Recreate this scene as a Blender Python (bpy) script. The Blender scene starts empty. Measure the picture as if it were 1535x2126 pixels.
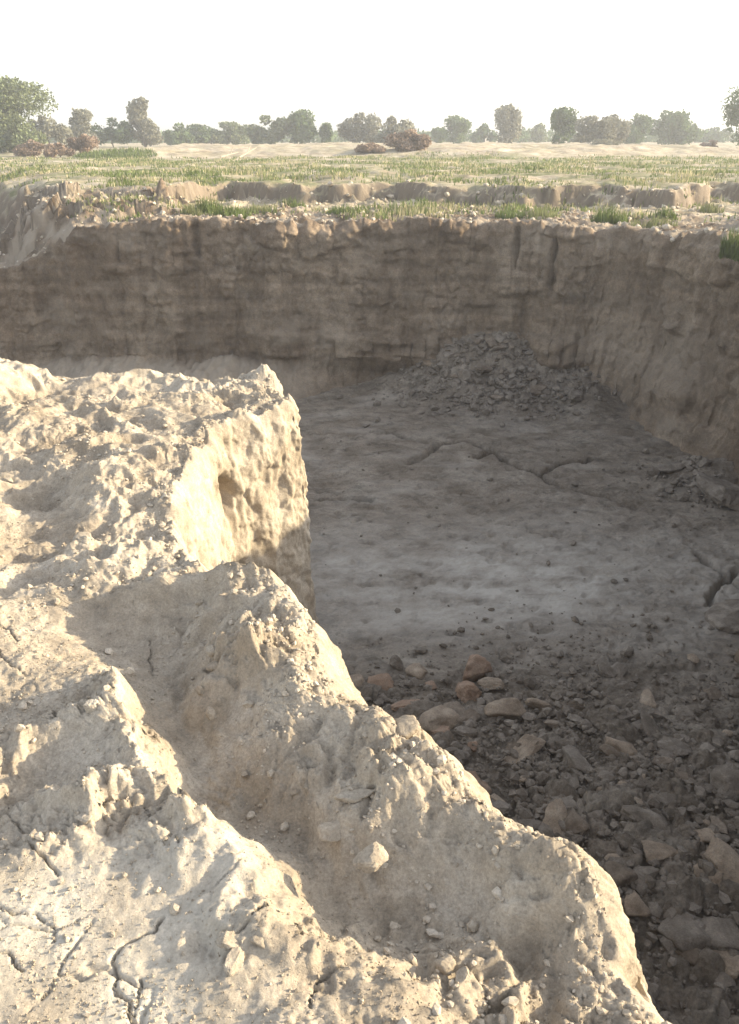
import bpy, math, random
import numpy as np
from mathutils import Vector, Matrix

random.seed(7); rng = np.random.default_rng(7)
S = bpy.context.scene
COL = S.collection

# ------------------------------------------------------------------ camera
EYE = 1.6; PITCH = math.radians(25.33); F = 1650.0
cam_d = bpy.data.cameras.new('camera'); cam = bpy.data.objects.new('camera', cam_d); COL.objects.link(cam)
cam.location = (0, 0, EYE); cam.rotation_euler = (math.pi/2 - PITCH, 0, 0)
cam_d.sensor_fit = 'VERTICAL'; cam_d.sensor_height = 24; cam_d.lens = 24 * F / 2126
cam_d.clip_start = 0.05; cam_d.clip_end = 6000
S.camera = cam

# ------------------------------------------------------------------ sky and sun
SUN_EL = math.radians(18.5); SUN_AZ = math.radians(7)      # azimuth measured from +x towards +y
sd = Vector((math.cos(SUN_EL)*math.cos(SUN_AZ), math.cos(SUN_EL)*math.sin(SUN_AZ), math.sin(SUN_EL)))
w = bpy.data.worlds.new('World'); S.world = w; w.use_nodes = True
nt = w.node_tree; nt.nodes.clear()
sky = nt.nodes.new('ShaderNodeTexSky'); sky.sky_type = 'NISHITA'; sky.sun_disc = False
sky.sun_elevation = SUN_EL; sky.sun_rotation = math.pi/2 - SUN_AZ
sky.air_density = 1.0; sky.dust_density = 2.2; sky.ozone_density = 2.0; sky.altitude = 300
bg = nt.nodes.new('ShaderNodeBackground'); bg.inputs['Strength'].default_value = 0.15
out = nt.nodes.new('ShaderNodeOutputWorld')
hs = nt.nodes.new('ShaderNodeHueSaturation'); hs.inputs['Saturation'].default_value = 0.42; hs.inputs['Value'].default_value = 1.0   # dusty white air
nt.links.new(sky.outputs[0], hs.inputs['Color']); nt.links.new(hs.outputs[0], bg.inputs[0]); nt.links.new(bg.outputs[0], out.inputs[0])
sun_d = bpy.data.lights.new('sun', 'SUN'); sun_d.energy = 3.6; sun_d.angle = math.radians(0.6)
sun_d.color = (1.0, 0.84, 0.58)
sun = bpy.data.objects.new('sun', sun_d); COL.objects.link(sun)
sun.rotation_euler = sd.to_track_quat('Z', 'Y').to_euler(); sun.location = (20, 3, 8)
S.view_settings.view_transform = 'Standard'; S.view_settings.look = 'None'
S.view_settings.gamma = 1; S.view_settings.use_curve_mapping = False
S.view_settings.exposure = 1.60
S.cycles.max_bounces = 6; S.cycles.diffuse_bounces = 4; S.cycles.volume_bounces = 1

# ------------------------------------------------------------------ helpers
cT, sT = math.cos(PITCH), math.sin(PITCH)
def P(u, v, z=0.0):
    """point of the place at height z seen in direction (u, v) of the photograph"""
    a = (u-767.5)/F; b = (1063-v)/F
    dy = cT + b*sT; dz = -sT + b*cT
    t = (z-EYE)/dz
    return (a*t, dy*t)

_perm = np.random.default_rng(11).permutation(256).astype(np.int32)
_perm = np.concatenate([_perm, _perm, _perm])
_g = np.random.default_rng(12).normal(size=(256, 3)).astype(np.float32)
_g /= np.linalg.norm(_g, axis=1)[:, None]
def noise3(x, y, z=0.0, seed=0):
    x = np.asarray(x, np.float32)+seed*17.31; y = np.asarray(y, np.float32)+seed*5.77
    z = np.asarray(z, np.float32)+np.zeros_like(x)+seed*9.13
    y = y+np.zeros_like(x)
    xi = np.floor(x).astype(np.int32); yi = np.floor(y).astype(np.int32); zi = np.floor(z).astype(np.int32)
    fx = x-xi; fy = y-yi; fz = z-zi
    u = fx*fx*fx*(fx*(fx*6-15)+10); v = fy*fy*fy*(fy*(fy*6-15)+10); w_ = fz*fz*fz*(fz*(fz*6-15)+10)
    def c(dx, dy, dz):
        h = _perm[_perm[_perm[(xi+dx) & 255]+((yi+dy) & 255)]+((zi+dz) & 255)]
        g = _g[h]
        return g[..., 0]*(fx-dx)+g[..., 1]*(fy-dy)+g[..., 2]*(fz-dz)
    def L(a, b, t): return a+(b-a)*t
    return 1.6*L(L(L(c(0,0,0), c(1,0,0), u), L(c(0,1,0), c(1,1,0), u), v),
             L(L(c(0,0,1), c(1,0,1), u), L(c(0,1,1), c(1,1,1), u), v), w_)
def fbm(x, y, z=0.0, seed=0, oct=4, gain=0.5, ridge=False):
    a = 1.0; s = 0; f = 1.0; tot = 0
    for i in range(oct):
        n = noise3(np.asarray(x)*f, np.asarray(y)*f, np.asarray(z)*f, seed+i*3)
        if ridge: n = 1-2*np.abs(n)
        s = s+a*n; tot += a; a *= gain; f *= 2.03
    return s/tot
def worley(x, y, z=0.0, seed=0):
    """distance to nearest and second nearest jittered cell point"""
    x = np.asarray(x, np.float32); y = np.asarray(y, np.float32)+0*x; z = np.asarray(z, np.float32)+0*x
    xi = np.floor(x).astype(np.int32); yi = np.floor(y).astype(np.int32); zi = np.floor(z).astype(np.int32)
    f1 = np.full(x.shape, 9., np.float32); f2 = f1.copy()
    for dx in (-1, 0, 1):
        for dy in (-1, 0, 1):
            for dz in (-1, 0, 1):
                cx, cy, cz = xi+dx, yi+dy, zi+dz
                h = _perm[_perm[_perm[(cx+seed) & 255]+(cy & 255)]+(cz & 255)]
                g = _g[h]*0.45+0.5
                d = (cx+g[..., 0]-x)**2+(cy+g[..., 1]-y)**2+(cz+g[..., 2]-z)**2
                f2 = np.minimum(f2, np.maximum(f1, d)); f1 = np.minimum(f1, d)
    return np.sqrt(f1), np.sqrt(f2)
def facets(x, y, z=0.0, seed=0):
    """broken plates: every cell is a tilted flat piece at its own height"""
    x = np.asarray(x, np.float32); y = np.asarray(y, np.float32)+0*x; z = np.asarray(z, np.float32)+0*x
    xi = np.floor(x).astype(np.int32); yi = np.floor(y).astype(np.int32); zi = np.floor(z).astype(np.int32)
    f1 = np.full(x.shape, 9., np.float32); val = np.zeros(x.shape, np.float32)
    for dx in (-1, 0, 1):
        for dy in (-1, 0, 1):
            for dz in (-1, 0, 1):
                cx, cy, cz = xi+dx, yi+dy, zi+dz
                h = _perm[_perm[_perm[(cx+seed) & 255]+(cy & 255)]+(cz & 255)]
                g = _g[h]*0.45+0.5; t = _g[(h*7+13) & 255]
                ex = x-cx-g[..., 0]; ey = y-cy-g[..., 1]; ez = z-cz-g[..., 2]
                d = ex**2+ey**2+ez**2
                m = d < f1
                f1 = np.where(m, d, f1); val = np.where(m, 0.45*t[..., 2]+0.8*(ex*t[..., 0]+ey*t[..., 1]+ez*t[..., 2]), val)
    return val
def sstep(a, b, x):
    t = np.clip((x-a)/(b-a), 0, 1); return t*t*(3-2*t)
def pdist(x, y, pts):
    """distance to a polyline and the running parameter (in points) of the nearest spot, plus the side"""
    best = np.full(np.shape(x), 1e9); par = np.zeros(np.shape(x)); side = np.zeros(np.shape(x))
    for i in range(len(pts)-1):
        ax, ay = pts[i][:2]; bx, by = pts[i+1][:2]
        ex, ey = bx-ax, by-ay; l2 = ex*ex+ey*ey+1e-12
        t = np.clip(((x-ax)*ex+(y-ay)*ey)/l2, 0, 1)
        d = np.hypot(x-ax-t*ex, y-ay-t*ey)
        m = d < best
        best = np.where(m, d, best); par = np.where(m, i+t, par)
        side = np.where(m, np.sign(ex*(y-ay)-ey*(x-ax)), side)
    return best, par, side

def grid_mesh(name, V, mat, smooth=True, attrs=None, flip=False):
    """V: rows x cols x 3"""
    r, c, _ = V.shape
    idx = np.arange(r*c).reshape(r, c)
    q = np.stack([idx[:-1, :-1], idx[:-1, 1:], idx[1:, 1:], idx[1:, :-1]], -1).reshape(-1, 4)
    if flip: q = q[:, ::-1]
    return poly_mesh(name, V.reshape(-1, 3), q, mat, smooth, attrs)
def poly_mesh(name, V, q, mat, smooth=False, attrs=None):
    me = bpy.data.meshes.new(name)
    n = q.shape[1]
    me.vertices.add(len(V)); me.vertices.foreach_set('co', np.ascontiguousarray(V, np.float32).ravel())
    me.loops.add(q.size); me.loops.foreach_set('vertex_index', np.ascontiguousarray(q, np.int32).ravel())
    me.polygons.add(len(q)); me.polygons.foreach_set('loop_start', np.arange(0, q.size, n, dtype=np.int32))
    me.polygons.foreach_set('loop_total', np.full(len(q), n, np.int32))
    me.polygons.foreach_set('use_smooth', np.full(len(q), smooth, bool))
    me.update(calc_edges=True)
    if attrs:
        for k, a in attrs.items():
            at = me.attributes.new(k, 'FLOAT', 'POINT'); at.data.foreach_set('value', np.ascontiguousarray(a, np.float32).ravel())
    if mat: me.materials.append(mat)
    return me
def link(name, me, parent=None, **props):
    o = bpy.data.objects.new(name, me); COL.objects.link(o)
    if parent: o.parent = parent
    for k, v in props.items(): o[k] = v
    return o
def grid_normals(V):
    du = np.gradient(V, axis=1); dv = np.gradient(V, axis=0)
    n = np.cross(du, dv); l = np.linalg.norm(n, axis=-1, keepdims=True)
    return n/np.maximum(l, 1e-9)
def spacing(a, b, d0, d1):
    """positions from a to b with the step growing from d0 to d1"""
    xs = [a]; L = b-a
    while xs[-1] < b:
        t = (xs[-1]-a)/L; xs.append(xs[-1]+d0*(d1/d0)**t)
    xs[-1] = b
    return np.array(xs)

# ------------------------------------------------------------------ materials
def soil(name, c_dark, c_mid, c_light, scale=1.0, rough=0.95, bump=0.6, bd=0.02, stretch=(1, 1, 1), strata=0.0, grain=60.0,
         green=None, attr_col=None, attr=None, fleck=0.0):
    c_dark, c_mid, c_light = [tuple(v*1.28 for v in c) for c in (c_dark, c_mid, c_light)]
    if attr_col: attr_col = tuple(v*1.28 for v in attr_col)
    m = bpy.data.materials.new(name); m.use_nodes = True
    t = m.node_tree; N = t.nodes; K = t.links; b = N['Principled BSDF']
    b.inputs['Roughness'].default_value = rough; b.inputs['Specular IOR Level'].default_value = 0.15
    geo = N.new('ShaderNodeNewGeometry'); mp = N.new('ShaderNodeMapping'); mp.inputs['Scale'].default_value = stretch
    K.new(geo.outputs['Position'], mp.inputs[0])
    n1 = N.new('ShaderNodeTexNoise'); n1.inputs['Scale'].default_value = 0.9*scale; n1.inputs['Detail'].default_value = 7; n1.inputs['Roughness'].default_value = 0.62
    n1.inputs['Distortion'].default_value = 0.6
    K.new(mp.outputs[0], n1.inputs[0])
    r = N.new('ShaderNodeValToRGB'); e = r.color_ramp.elements
    e[0].position = 0.33; e[0].color = (*c_dark, 1); e[1].position = 0.68; e[1].color = (*c_light, 1)
    k = e.new(0.5); k.color = (*c_mid, 1)
    K.new(n1.outputs[0], r.inputs[0]); colr = r.outputs[0]
    def mixc(fac, c1, c2, mode='MIX'):
        x = N.new('ShaderNodeMix'); x.data_type = 'RGBA'; x.blend_type = mode
        for s_, v_ in ((x.inputs[0], fac), (x.inputs[6], c1), (x.inputs[7], c2)):
            if isinstance(v_, (int, float)): s_.default_value = v_
            elif isinstance(v_, tuple): s_.default_value = (*v_, 1)
            else: K.new(v_, s_)
        return x.outputs[2]
    def ramp(src, p0, p1, v0=0.0, v1=1.0):
        x = N.new('ShaderNodeMapRange'); x.inputs[1].default_value = p0; x.inputs[2].default_value = p1
        x.inputs[3].default_value = v0; x.inputs[4].default_value = v1; K.new(src, x.inputs[0]); return x.outputs[0]
    # mottling and specks
    n2 = N.new('ShaderNodeTexNoise'); n2.inputs['Scale'].default_value = grain*0.35; n2.inputs['Detail'].default_value = 6; n2.inputs['Roughness'].default_value = 0.7
    K.new(geo.outputs['Position'], n2.inputs[0])
    colr = mixc(1.0, colr, mixc(1.0, (0.0, 0.0, 0.0), ramp(n2.outputs[0], 0.3, 0.7, 0.78, 1.18), 'ADD'), 'MULTIPLY')
    n6 = N.new('ShaderNodeTexNoise'); n6.inputs['Scale'].default_value = grain*2.6; n6.inputs['Detail'].default_value = 5; n6.inputs['Roughness'].default_value = 0.8
    K.new(geo.outputs['Position'], n6.inputs[0])
    colr = mixc(1.0, colr, mixc(1.0, (0.0, 0.0, 0.0), ramp(n6.outputs[0], 0.34, 0.66, 0.74, 1.22), 'ADD'), 'MULTIPLY')
    if strata:
        wv = N.new('ShaderNodeTexNoise'); wv.noise_dimensions = '3D'; wv.inputs['Scale'].default_value = 1.0; wv.inputs['Detail'].default_value = 5
        m2 = N.new('ShaderNodeMapping'); m2.inputs['Scale'].default_value = (0.25, 0.25, 4.5); K.new(geo.outputs['Position'], m2.inputs[0]); K.new(m2.outputs[0], wv.inputs[0])
        colr = mixc(1.0, colr, mixc(1.0, (0.0, 0.0, 0.0), ramp(wv.outputs[0], 0.35, 0.65, 1-strata, 1+strata*0.6), 'ADD'), 'MULTIPLY')
    if fleck:       # darker damp and trampled flecks
        fl = N.new('ShaderNodeTexNoise'); fl.inputs['Scale'].default_value = 2.6; fl.inputs['Detail'].default_value = 9; fl.inputs['Roughness'].default_value = 0.72; fl.inputs['Distortion'].default_value = 0.8
        K.new(mp.outputs[0], fl.inputs[0])
        fc_ = ramp(fl.outputs[0], 0.36, 0.50, 1-fleck, 1.0)
        colr = mixc(1.0, colr, mixc(1.0, (0.0, 0.0, 0.0), fc_, 'ADD'), 'MULTIPLY')
    if attr:
        at = N.new('ShaderNodeAttribute'); at.attribute_name = attr
        colr = mixc(at.outputs['Fac'], colr, attr_col)
    if green:
        n4 = N.new('ShaderNodeTexNoise'); n4.inputs['Scale'].default_value = 0.35; n4.inputs['Detail'].default_value = 8; n4.inputs['Roughness'].default_value = 0.7
        K.new(geo.outputs['Position'], n4.inputs[0])
        at = N.new('ShaderNodeAttribute'); at.attribute_name = 'green'
        mm = N.new('ShaderNodeMath'); mm.operation = 'MULTIPLY'; K.new(ramp(n4.outputs[0], 0.42, 0.60), mm.inputs[0]); K.new(at.outputs['Fac'], mm.inputs[1])
        colr = mixc(mm.outputs[0], colr, green)
    K.new(colr, b.inputs['Base Color'])
    # relief
    n3 = N.new('ShaderNodeTexNoise'); n3.inputs['Scale'].default_value = grain; n3.inputs['Detail'].default_value = 8; n3.inputs['Roughness'].default_value = 0.72
    K.new(mp.outputs[0], n3.inputs[0])
    bp = N.new('ShaderNodeBump'); bp.inputs['Strength'].default_value = bump; bp.inputs['Distance'].default_value = bd
    K.new(n3.outputs[0], bp.inputs['Height'])
    n5 = N.new('ShaderNodeTexNoise'); n5.inputs['Scale'].default_value = grain*0.22; n5.inputs['Detail'].default_value = 4
    K.new(mp.outputs[0], n5.inputs[0])
    b2 = N.new('ShaderNodeBump'); b2.inputs['Strength'].default_value = bump*0.8; b2.inputs['Distance'].default_value = bd*3
    K.new(n5.outputs[0], b2.inputs['Height']); K.new(bp.outputs[0], b2.inputs['Normal'])
    K.new(b2.outputs[0], b.inputs['Normal'])
    return m
def simple(name, col, rough=0.9, var=0.25, scale=3.0, translucent=0.0):
    m = bpy.data.materials.new(name); m.use_nodes = True
    t = m.node_tree; N = t.nodes; K = t.links; b = N['Principled BSDF']
    b.inputs['Roughness'].default_value = rough; b.inputs['Specular IOR Level'].default_value = 0.1
    geo = N.new('ShaderNodeNewGeometry'); n = N.new('ShaderNodeTexNoise'); n.inputs['Scale'].default_value = scale; n.inputs['Detail'].default_value = 4
    K.new(geo.outputs['Position'], n.inputs[0])
    r = N.new('ShaderNodeValToRGB'); e = r.color_ramp.elements
    e[0].position = 0.3; e[0].color = (*[c*(1-var) for c in col], 1); e[1].position = 0.7; e[1].color = (*[min(1, c*(1+var)) for c in col], 1)
    K.new(n.outputs[0], r.inputs[0]); K.new(r.outputs[0], b.inputs['Base Color'])
    if translucent:
        tr = N.new('ShaderNodeBsdfTranslucent'); K.new(r.outputs[0], tr.inputs[0]); mx = N.new('ShaderNodeMixShader'); mx.inputs[0].default_value = translucent
        K.new(b.outputs[0], mx.inputs[1]); K.new(tr.outputs[0], mx.inputs[2]); K.new(mx.outputs[0], N['Material Output'].inputs[0])
    return m

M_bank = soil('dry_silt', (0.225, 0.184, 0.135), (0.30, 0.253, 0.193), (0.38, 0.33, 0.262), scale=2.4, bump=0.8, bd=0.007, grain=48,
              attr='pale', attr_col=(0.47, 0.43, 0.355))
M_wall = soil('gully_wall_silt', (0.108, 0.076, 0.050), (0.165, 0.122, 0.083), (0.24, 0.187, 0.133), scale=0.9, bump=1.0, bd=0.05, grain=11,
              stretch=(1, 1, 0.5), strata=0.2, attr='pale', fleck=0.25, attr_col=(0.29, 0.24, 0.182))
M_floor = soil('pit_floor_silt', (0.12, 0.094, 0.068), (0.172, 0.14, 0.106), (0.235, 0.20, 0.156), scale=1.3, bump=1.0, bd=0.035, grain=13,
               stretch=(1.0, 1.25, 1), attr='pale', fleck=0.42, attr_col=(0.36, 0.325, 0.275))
M_field = soil('field_soil', (0.23, 0.18, 0.125), (0.32, 0.265, 0.19), (0.42, 0.36, 0.275), scale=1.2, bump=0.7, bd=0.03, grain=9,
               green=(0.12, 0.135, 0.05), attr='cut', attr_col=(0.135, 0.107, 0.08))  # cut colour: subsoil tone, taken darker still for the scarp's shade
M_clod_grey = soil('grey_clod', (0.105, 0.085, 0.065), (0.15, 0.124, 0.097), (0.21, 0.178, 0.142), scale=5, bump=0.6, bd=0.012, grain=30)
M_clod_red = soil('ochre_clod', (0.17, 0.11, 0.073), (0.22, 0.15, 0.102), (0.27, 0.20, 0.145), scale=5, bump=0.6, bd=0.012, grain=30)
M_clod_tan = soil('tan_clod', (0.165, 0.125, 0.088), (0.22, 0.17, 0.122), (0.28, 0.225, 0.165), scale=5, bump=0.6, bd=0.012, grain=30)
M_clod_brown = soil('brown_clod', (0.10, 0.077, 0.056), (0.145, 0.113, 0.083), (0.205, 0.165, 0.125), scale=4, bump=0.6, bd=0.012, grain=24)
M_clod_pale = soil('pale_clod', (0.28, 0.235, 0.175), (0.36, 0.305, 0.235), (0.44, 0.385, 0.31), scale=9, bump=0.55, bd=0.006, grain=60)

# ------------------------------------------------------------------ near bank
rim_px = [(1560, 2330, .02), (1470, 2210, .02), (1405, 2126, .03), (1300, 2010, .04), (1245, 1905, .05), (1190, 1800, .06), (1100, 1730, .06), (985, 1645, .07), (945, 1580, .07),
          (865, 1505, .08), (725, 1470, .05), (680, 1390, .05), (655, 1320, .05), (612, 1262, .08), (560, 1228, .06), (450, 1236, .0), (395, 1180, .0), (350, 1100, .0),
          (372, 1020, .0), (405, 960, .0), (440, 905, .0), (475, 885, .02), (530, 866, .04), (580, 850, .05), (602, 838, .06)]
rimw = sorted([P(u, v, z)[::-1] for u, v, z in rim_px])
# y must rise strictly
ry = [rimw[0][0]]; rx = [rimw[0][1]]
for yy, xx in rimw[1:]:
    if yy > ry[-1]+0.02: ry.append(yy); rx.append(xx)
ry = [-4.0, -1.0, 0.3]+ry+[5.45, 5.7, 8]; rx = [1.9, 1.6, 1.1]+rx+[-0.68, -0.75, -1.0]
def RIM(y):
    r = np.interp(y, ry, rx)
    return r+0.035*noise3(y*5, 0*y, 3.3)+0.02*noise3(y*14, 0*y, 5.1)
GUL = [P(u, v, -0.15) for u, v in [(250, 1345), (350, 1440), (410, 1560), (520, 1700), (680, 1840), (850, 1960), (1010, 2110), (1120, 2260), (1200, 2500)]]
RID = [P(u, v, 0.05) for u, v in [(205, 1455), (235, 1520), (300, 1590), (400, 1690), (455, 1775), (550, 1870), (720, 1960), (900, 2080), (1010, 2200), (1100, 2450)]]
SPUR = [P(u, v, 0.03) for u, v in [(45, 1565), (130, 1535), (215, 1510)]]
SPUR2 = [P(u, v, 0.03) for u, v in [(80, 1700), (150, 1690), (190, 1640), (270, 1600)]]
CRK = [[(345, 1930), (325, 1965), (262, 1985), (242, 2010), (248, 2050), (240, 2075), (275, 2115), (290, 2180)],
       [(0, 1910), (60, 1928), (125, 1952), (120, 1990)], [(5, 1650), (25, 1700), (55, 1740), (80, 1790), (122, 1845)],
       [(312, 1285), (306, 1330), (311, 1372)], [(0, 1360), (25, 1395), (55, 1422)], [(0, 1295), (40, 1338)],
       [(292, 2060), (285, 2140)], [(705, 2040), (662, 2075), (655, 2140)], [(625, 1935), (627, 1992)], [(985, 2010), (1010, 2050), (1012, 2085), (1000, 2110)],
       [(560, 1945), (520, 1965), (500, 1990)], [(845, 1925), (905, 1950)], [(-60, 2010), (30, 2000), (60, 2040)]]
CRK = [[P(u, v, 0) for u, v in c] for c in CRK]
def bump2(x, y, u, v, rad, h, z=0.0, sx=1.0):
    px, py = P(u, v, z)
    return h*np.exp(-(((x-px)/(rad*sx))**2+((y-py)/rad)**2))
def bank_top(x, y, t):
    """t = distance inward from the rim along x"""
    wx = x+0.10*noise3(x*2.4, y*2.4, 1.5); wy = y+0.10*noise3(x*2.4, y*2.4, 8.5)
    z = 0.05*fbm(x*0.9, y*0.9, 0, 2, 3)
    wx = wx+0.030*noise3(x*8, y*8, 21)+0.012*noise3(x*19, y*19, 23); wy = wy+0.030*noise3(x*8, y*8, 22)+0.012*noise3(x*19, y*19, 24)
    near = 1-sstep(2.45, 2.75, y+0.12*noise3(x*3, y*0, 2))
    far = 1-near
    # plateau: lumps and hollows
    rd = fbm(wx*2.1, wy*2.6, 0, 21, 4, 0.5, True)
    z = z+far*(0.10*(rd-0.2)+0.075*fbm(wx*2.6, wy*4.0, 0, 33, 3))
    # near part: basin, channel and ridges
    d, p, s = pdist(wx, wy, GUL)
    wd = np.interp(p, [0, 1, 3, 5, 8], [0.34, 0.22, 0.13, 0.15, 0.22])
    z = z-near*0.125*np.exp(-(d/wd)**2)*np.interp(p, [0, 1, 8], [0.75, 1, 1])+near*0.045*sstep(0.3, 0.6, t)*(1-np.exp(-(d/.22)**2))
    d, p, s = pdist(wx, wy, RID)
    wd = np.interp(p, [0, 2, 6, 9], [0.06, 0.075, 0.10, 0.12])
    z = z+near*np.interp(p, [0, .6, 2, 5, 9], [0.11, 0.065, 0.07, 0.05, 0.03])*np.exp(-(d/wd)**1.6)*(0.8+0.9*noise3(x*6, y*6, 41)+0.4*noise3(x*15, y*15, 42))
    d, p, s = pdist(wx, wy, SPUR); z = z+0.05*np.exp(-(d/0.045)**2)
    d, p, s = pdist(wx, wy, SPUR2); z = z+0.045*np.exp(-(d/0.05)**2)
    z = z-near*bump2(x, y, 50, 1640, 0.13, 0.07)-near*bump2(x, y, 0, 1490, 0.12, 0.05)
    # rim ridge
    lump = 0.75+0.6*noise3(x*4.5, y*4.5, 7.7)+0.35*noise3(x*11, y*11, 3.1)
    rr = np.interp(y, [0, 2.3, 2.6, 2.7, 9], [1.0, 1.0, 1.0, 0.15, 0.15])
    z = z+rr*0.065*lump*np.exp(-((t-0.10)/0.13)**2)+rr*0.055*np.exp(-((t-0.25)/0.28)**2)
    # knobs and rills down the inner side of the crest
    kb = np.clip(fbm(wx*6, wy*6, 0, 27, 3, .55)+0.05, 0, 1)
    z = z+rr*0.12*kb*np.exp(-((t-0.28)/0.20)**2)-rr*0.05*np.clip(fbm(wx*7+3, wy*7, 0, 28, 2, .5, True)-.35, 0, 1)*np.exp(-((t-0.3)/0.22)**2)
    # block hump above the near step
    z = z+bump2(x, y, 560, 1235, 0.10, 0.10)+bump2(x, y, 610, 1290, 0.09, 0.07)+bump2(x, y, 620, 1245, .07, .05)
    # corner peak and back hump
    z = z+bump2(x, y, 548, 800, 0.07, 0.07, sx=0.7)+bump2(x, y, 520, 812, 0.16, 0.045)
    z = z+0.17*np.exp(-(((x+2.75)/0.50)**2+((y-5.25)/0.42)**2)**1.6)
    z = z+bump2(x, y, 600, 850, 0.07, 0.04)-bump2(x, y, 470, 845, .1, .06)
    # hollows of the plateau
    z = z-bump2(x, y, 75, 1010, 0.20, 0.17)+bump2(x, y, 175, 1000, 0.13, 0.10)+bump2(x, y, 260, 990, .18, .06)-bump2(x, y, 290, 1090, .28, .08)
    z = z+bump2(x, y, 170, 1130, 0.07, 0.07)-bump2(x, y, 60, 1140, .25, .08)-bump2(x, y, 160, 860, .2, .06)+bump2(x, y, 60, 900, .3, .06)
    # chunk hollow and lumps in the foreground
    z = z-bump2(x, y, 330, 1700, 0.055, 0.055)+bump2(x, y, 390, 1730, 0.06, 0.03)
    z = z-bump2(x, y, 455, 1995, 0.035, 0.03)+bump2(x, y, 1170, 1870, 0.07, 0.06)+bump2(x, y, 840, 1700, .07, .05)+bump2(x, y, 720, 1720, .08, .06)+bump2(x, y, 900, 1640, .06, .05)
    z = z+bump2(x, y, 440, 1430, .07, .05)+bump2(x, y, 540, 1410, .08, .05)+bump2(x, y, 1000, 1990, .1, .05)-bump2(x, y, 1120, 1990, .1, .05)
    # smaller relief: crumbly except on the flat mud at the lower left and along the channel floor
    sm = sstep(-0.1, 0.5, fbm(x*2.3, y*2.3, 0, 51, 3))
    ax, ay = P(200, 2030, 0)
    flat = np.exp(-(((x-ax)/0.42)**2+((y-ay)/0.30)**2)**2)
    d, p, s = pdist(wx, wy, GUL); chan = np.exp(-(d/0.16)**2)*near
    amp = np.clip(0.50+1.0*sm-1.5*flat-0.35*chan, 0.12, 1.4)*(1-0.35*far)
    amp = np.maximum(amp, np.exp(-(t/0.22)**2)*0.9)
    for u_, v_, r_ in ((480, 1960, .10), (1170, 1870, .10), (540, 1410, .14), (450, 1380, .09), (840, 1690, .13), (650, 1620, .08), (190, 1690, .10), (370, 1740, .12), (700, 1960, .12), (1030, 2000, .12)):
        g_ = bump2(x, y, u_, v_, r_, 1.0); amp = amp+0.5*g_
        z = z+g_*0.045*fbm(wx*8+1, wy*8, 0, 29, 3, .6, True)
    z = z+amp*(0.020*fbm(x*9, y*9, 0, 61, 5, 0.62)+0.015*np.abs(fbm(x*19, y*19, 0, 71, 4, 0.6)))
    z = z+amp*0.035*(fbm(wx*5, wy*5, 0, 67, 3, 0.5, True)-0.3)
    z = z*(1-0.0*flat)
    z = z+0.0035*fbm(x*45, y*45, 0, 81, 2)
    # broken clods frozen into the surface
    f1, f2 = worley(x*13+1.2*noise3(x*6, y*6, 2), y*13, 0.5, 5)
    msk = sstep(0.05, 0.45, fbm(x*3.1, y*3.1, 0, 91, 3))*amp
    z = z+msk*0.024*(sstep(0.0, 0.35, f2-f1)-0.5)*sstep(0.6, 0.2, f1)
    f1, f2 = worley(x*34+1.2*noise3(x*16, y*16, 2), y*34, 0.5, 9)
    z = z+np.clip(amp-0.2, 0, 1)*0.008*(sstep(0.0, 0.4, f2-f1)-0.5)
    q1 = x+0.02*noise3(x*20, y*20, 2); q2 = y+0.02*noise3(x*20, y*20, 12)
    fm = np.clip(amp-0.25, 0, 1)
    z = z+fm*(0.026*sstep(-.1, .35, noise3(x*2.7, y*2.7, 44))*facets(q1*8, q2*8, 0.5, 41)+0.011*facets(q1*21, q2*21, 0.5, 43)+0.004*facets(q1*55, q2*55, .5, 47))
    # drying cracks
    f1, f2 = worley(x*4.2+0.35*noise3(x*4, y*4, 2)+.12*noise3(x*18, y*18, 2), y*4.2+0.35*noise3(x*4, y*4, 12)+.12*noise3(x*18, y*18, 3), 0.5, 31)
    z = z-0.011*np.exp(-((f2-f1)/0.014)**2)*np.clip(flat*1.5, 0, 1)*sstep(-.15, .25, noise3(x*3.3, y*3.3, 61))
    jx = x+0.014*noise3(x*13, y*13, 4)+0.006*noise3(x*45, y*45, 4); jy = y+0.014*noise3(x*13, y*13, 14)+0.006*noise3(x*45, y*45, 14)
    for c in CRK:
        d, p, s = pdist(jx, jy, c)
        wd = (0.0026 if c is CRK[0] else 0.0020)*(1+0.5*noise3(x*9, y*9, 6))
        z = z-(0.021 if c is CRK[0] else 0.018)*np.exp(-(d/wd)**2)
    return z, flat

def far_edge(x):
    return 5.56+0.05*noise3(x*3, 0*x, 4.4)+0.03*noise3(x*9, 0*x, 9.4)+0.25*sstep(-2.3, -3.0, x)
ys = np.concatenate([spacing(-4, 0.75, 0.3, 0.02)[:-1], spacing(0.75, 1.4, 0.0036, 0.0050)[:-1], spacing(1.4, 4.35, 0.005, 0.0095)[:-1], spacing(4.35, 5.1, 0.006, 0.006)[:-1], spacing(5.1, 5.7, 0.010, 0.0115)[:-1], spacing(5.7, 6.6, 0.03, 0.15)])
ts = np.concatenate([spacing(0, 1.4, 0.0046, 0.0058)[:-1], spacing(1.4, 2.6, 0.008, 0.014)[:-1], spacing(2.6, 10, 0.02, 0.5)])[::-1]
ss = np.concatenate([spacing(0, 1.6, 0.009, 0.02)[1:], spacing(1.6, 4.6, 0.03, 0.1)[1:]])
Yg, Tg = np.meshgrid(ys, ts, indexing='ij')
Rg = RIM(Yg)
Xt = Rg-Tg
Zt, flat = bank_top(Xt, Yg, Tg)
drop = sstep(0.0, 1.0, np.clip((Yg-far_edge(Xt))/0.28, 0, 1))
Zt = Zt-drop*4.6
zr = Zt[:, -1:]; Ys, Ss = np.meshgrid(ys, ss, indexing='ij')
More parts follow.
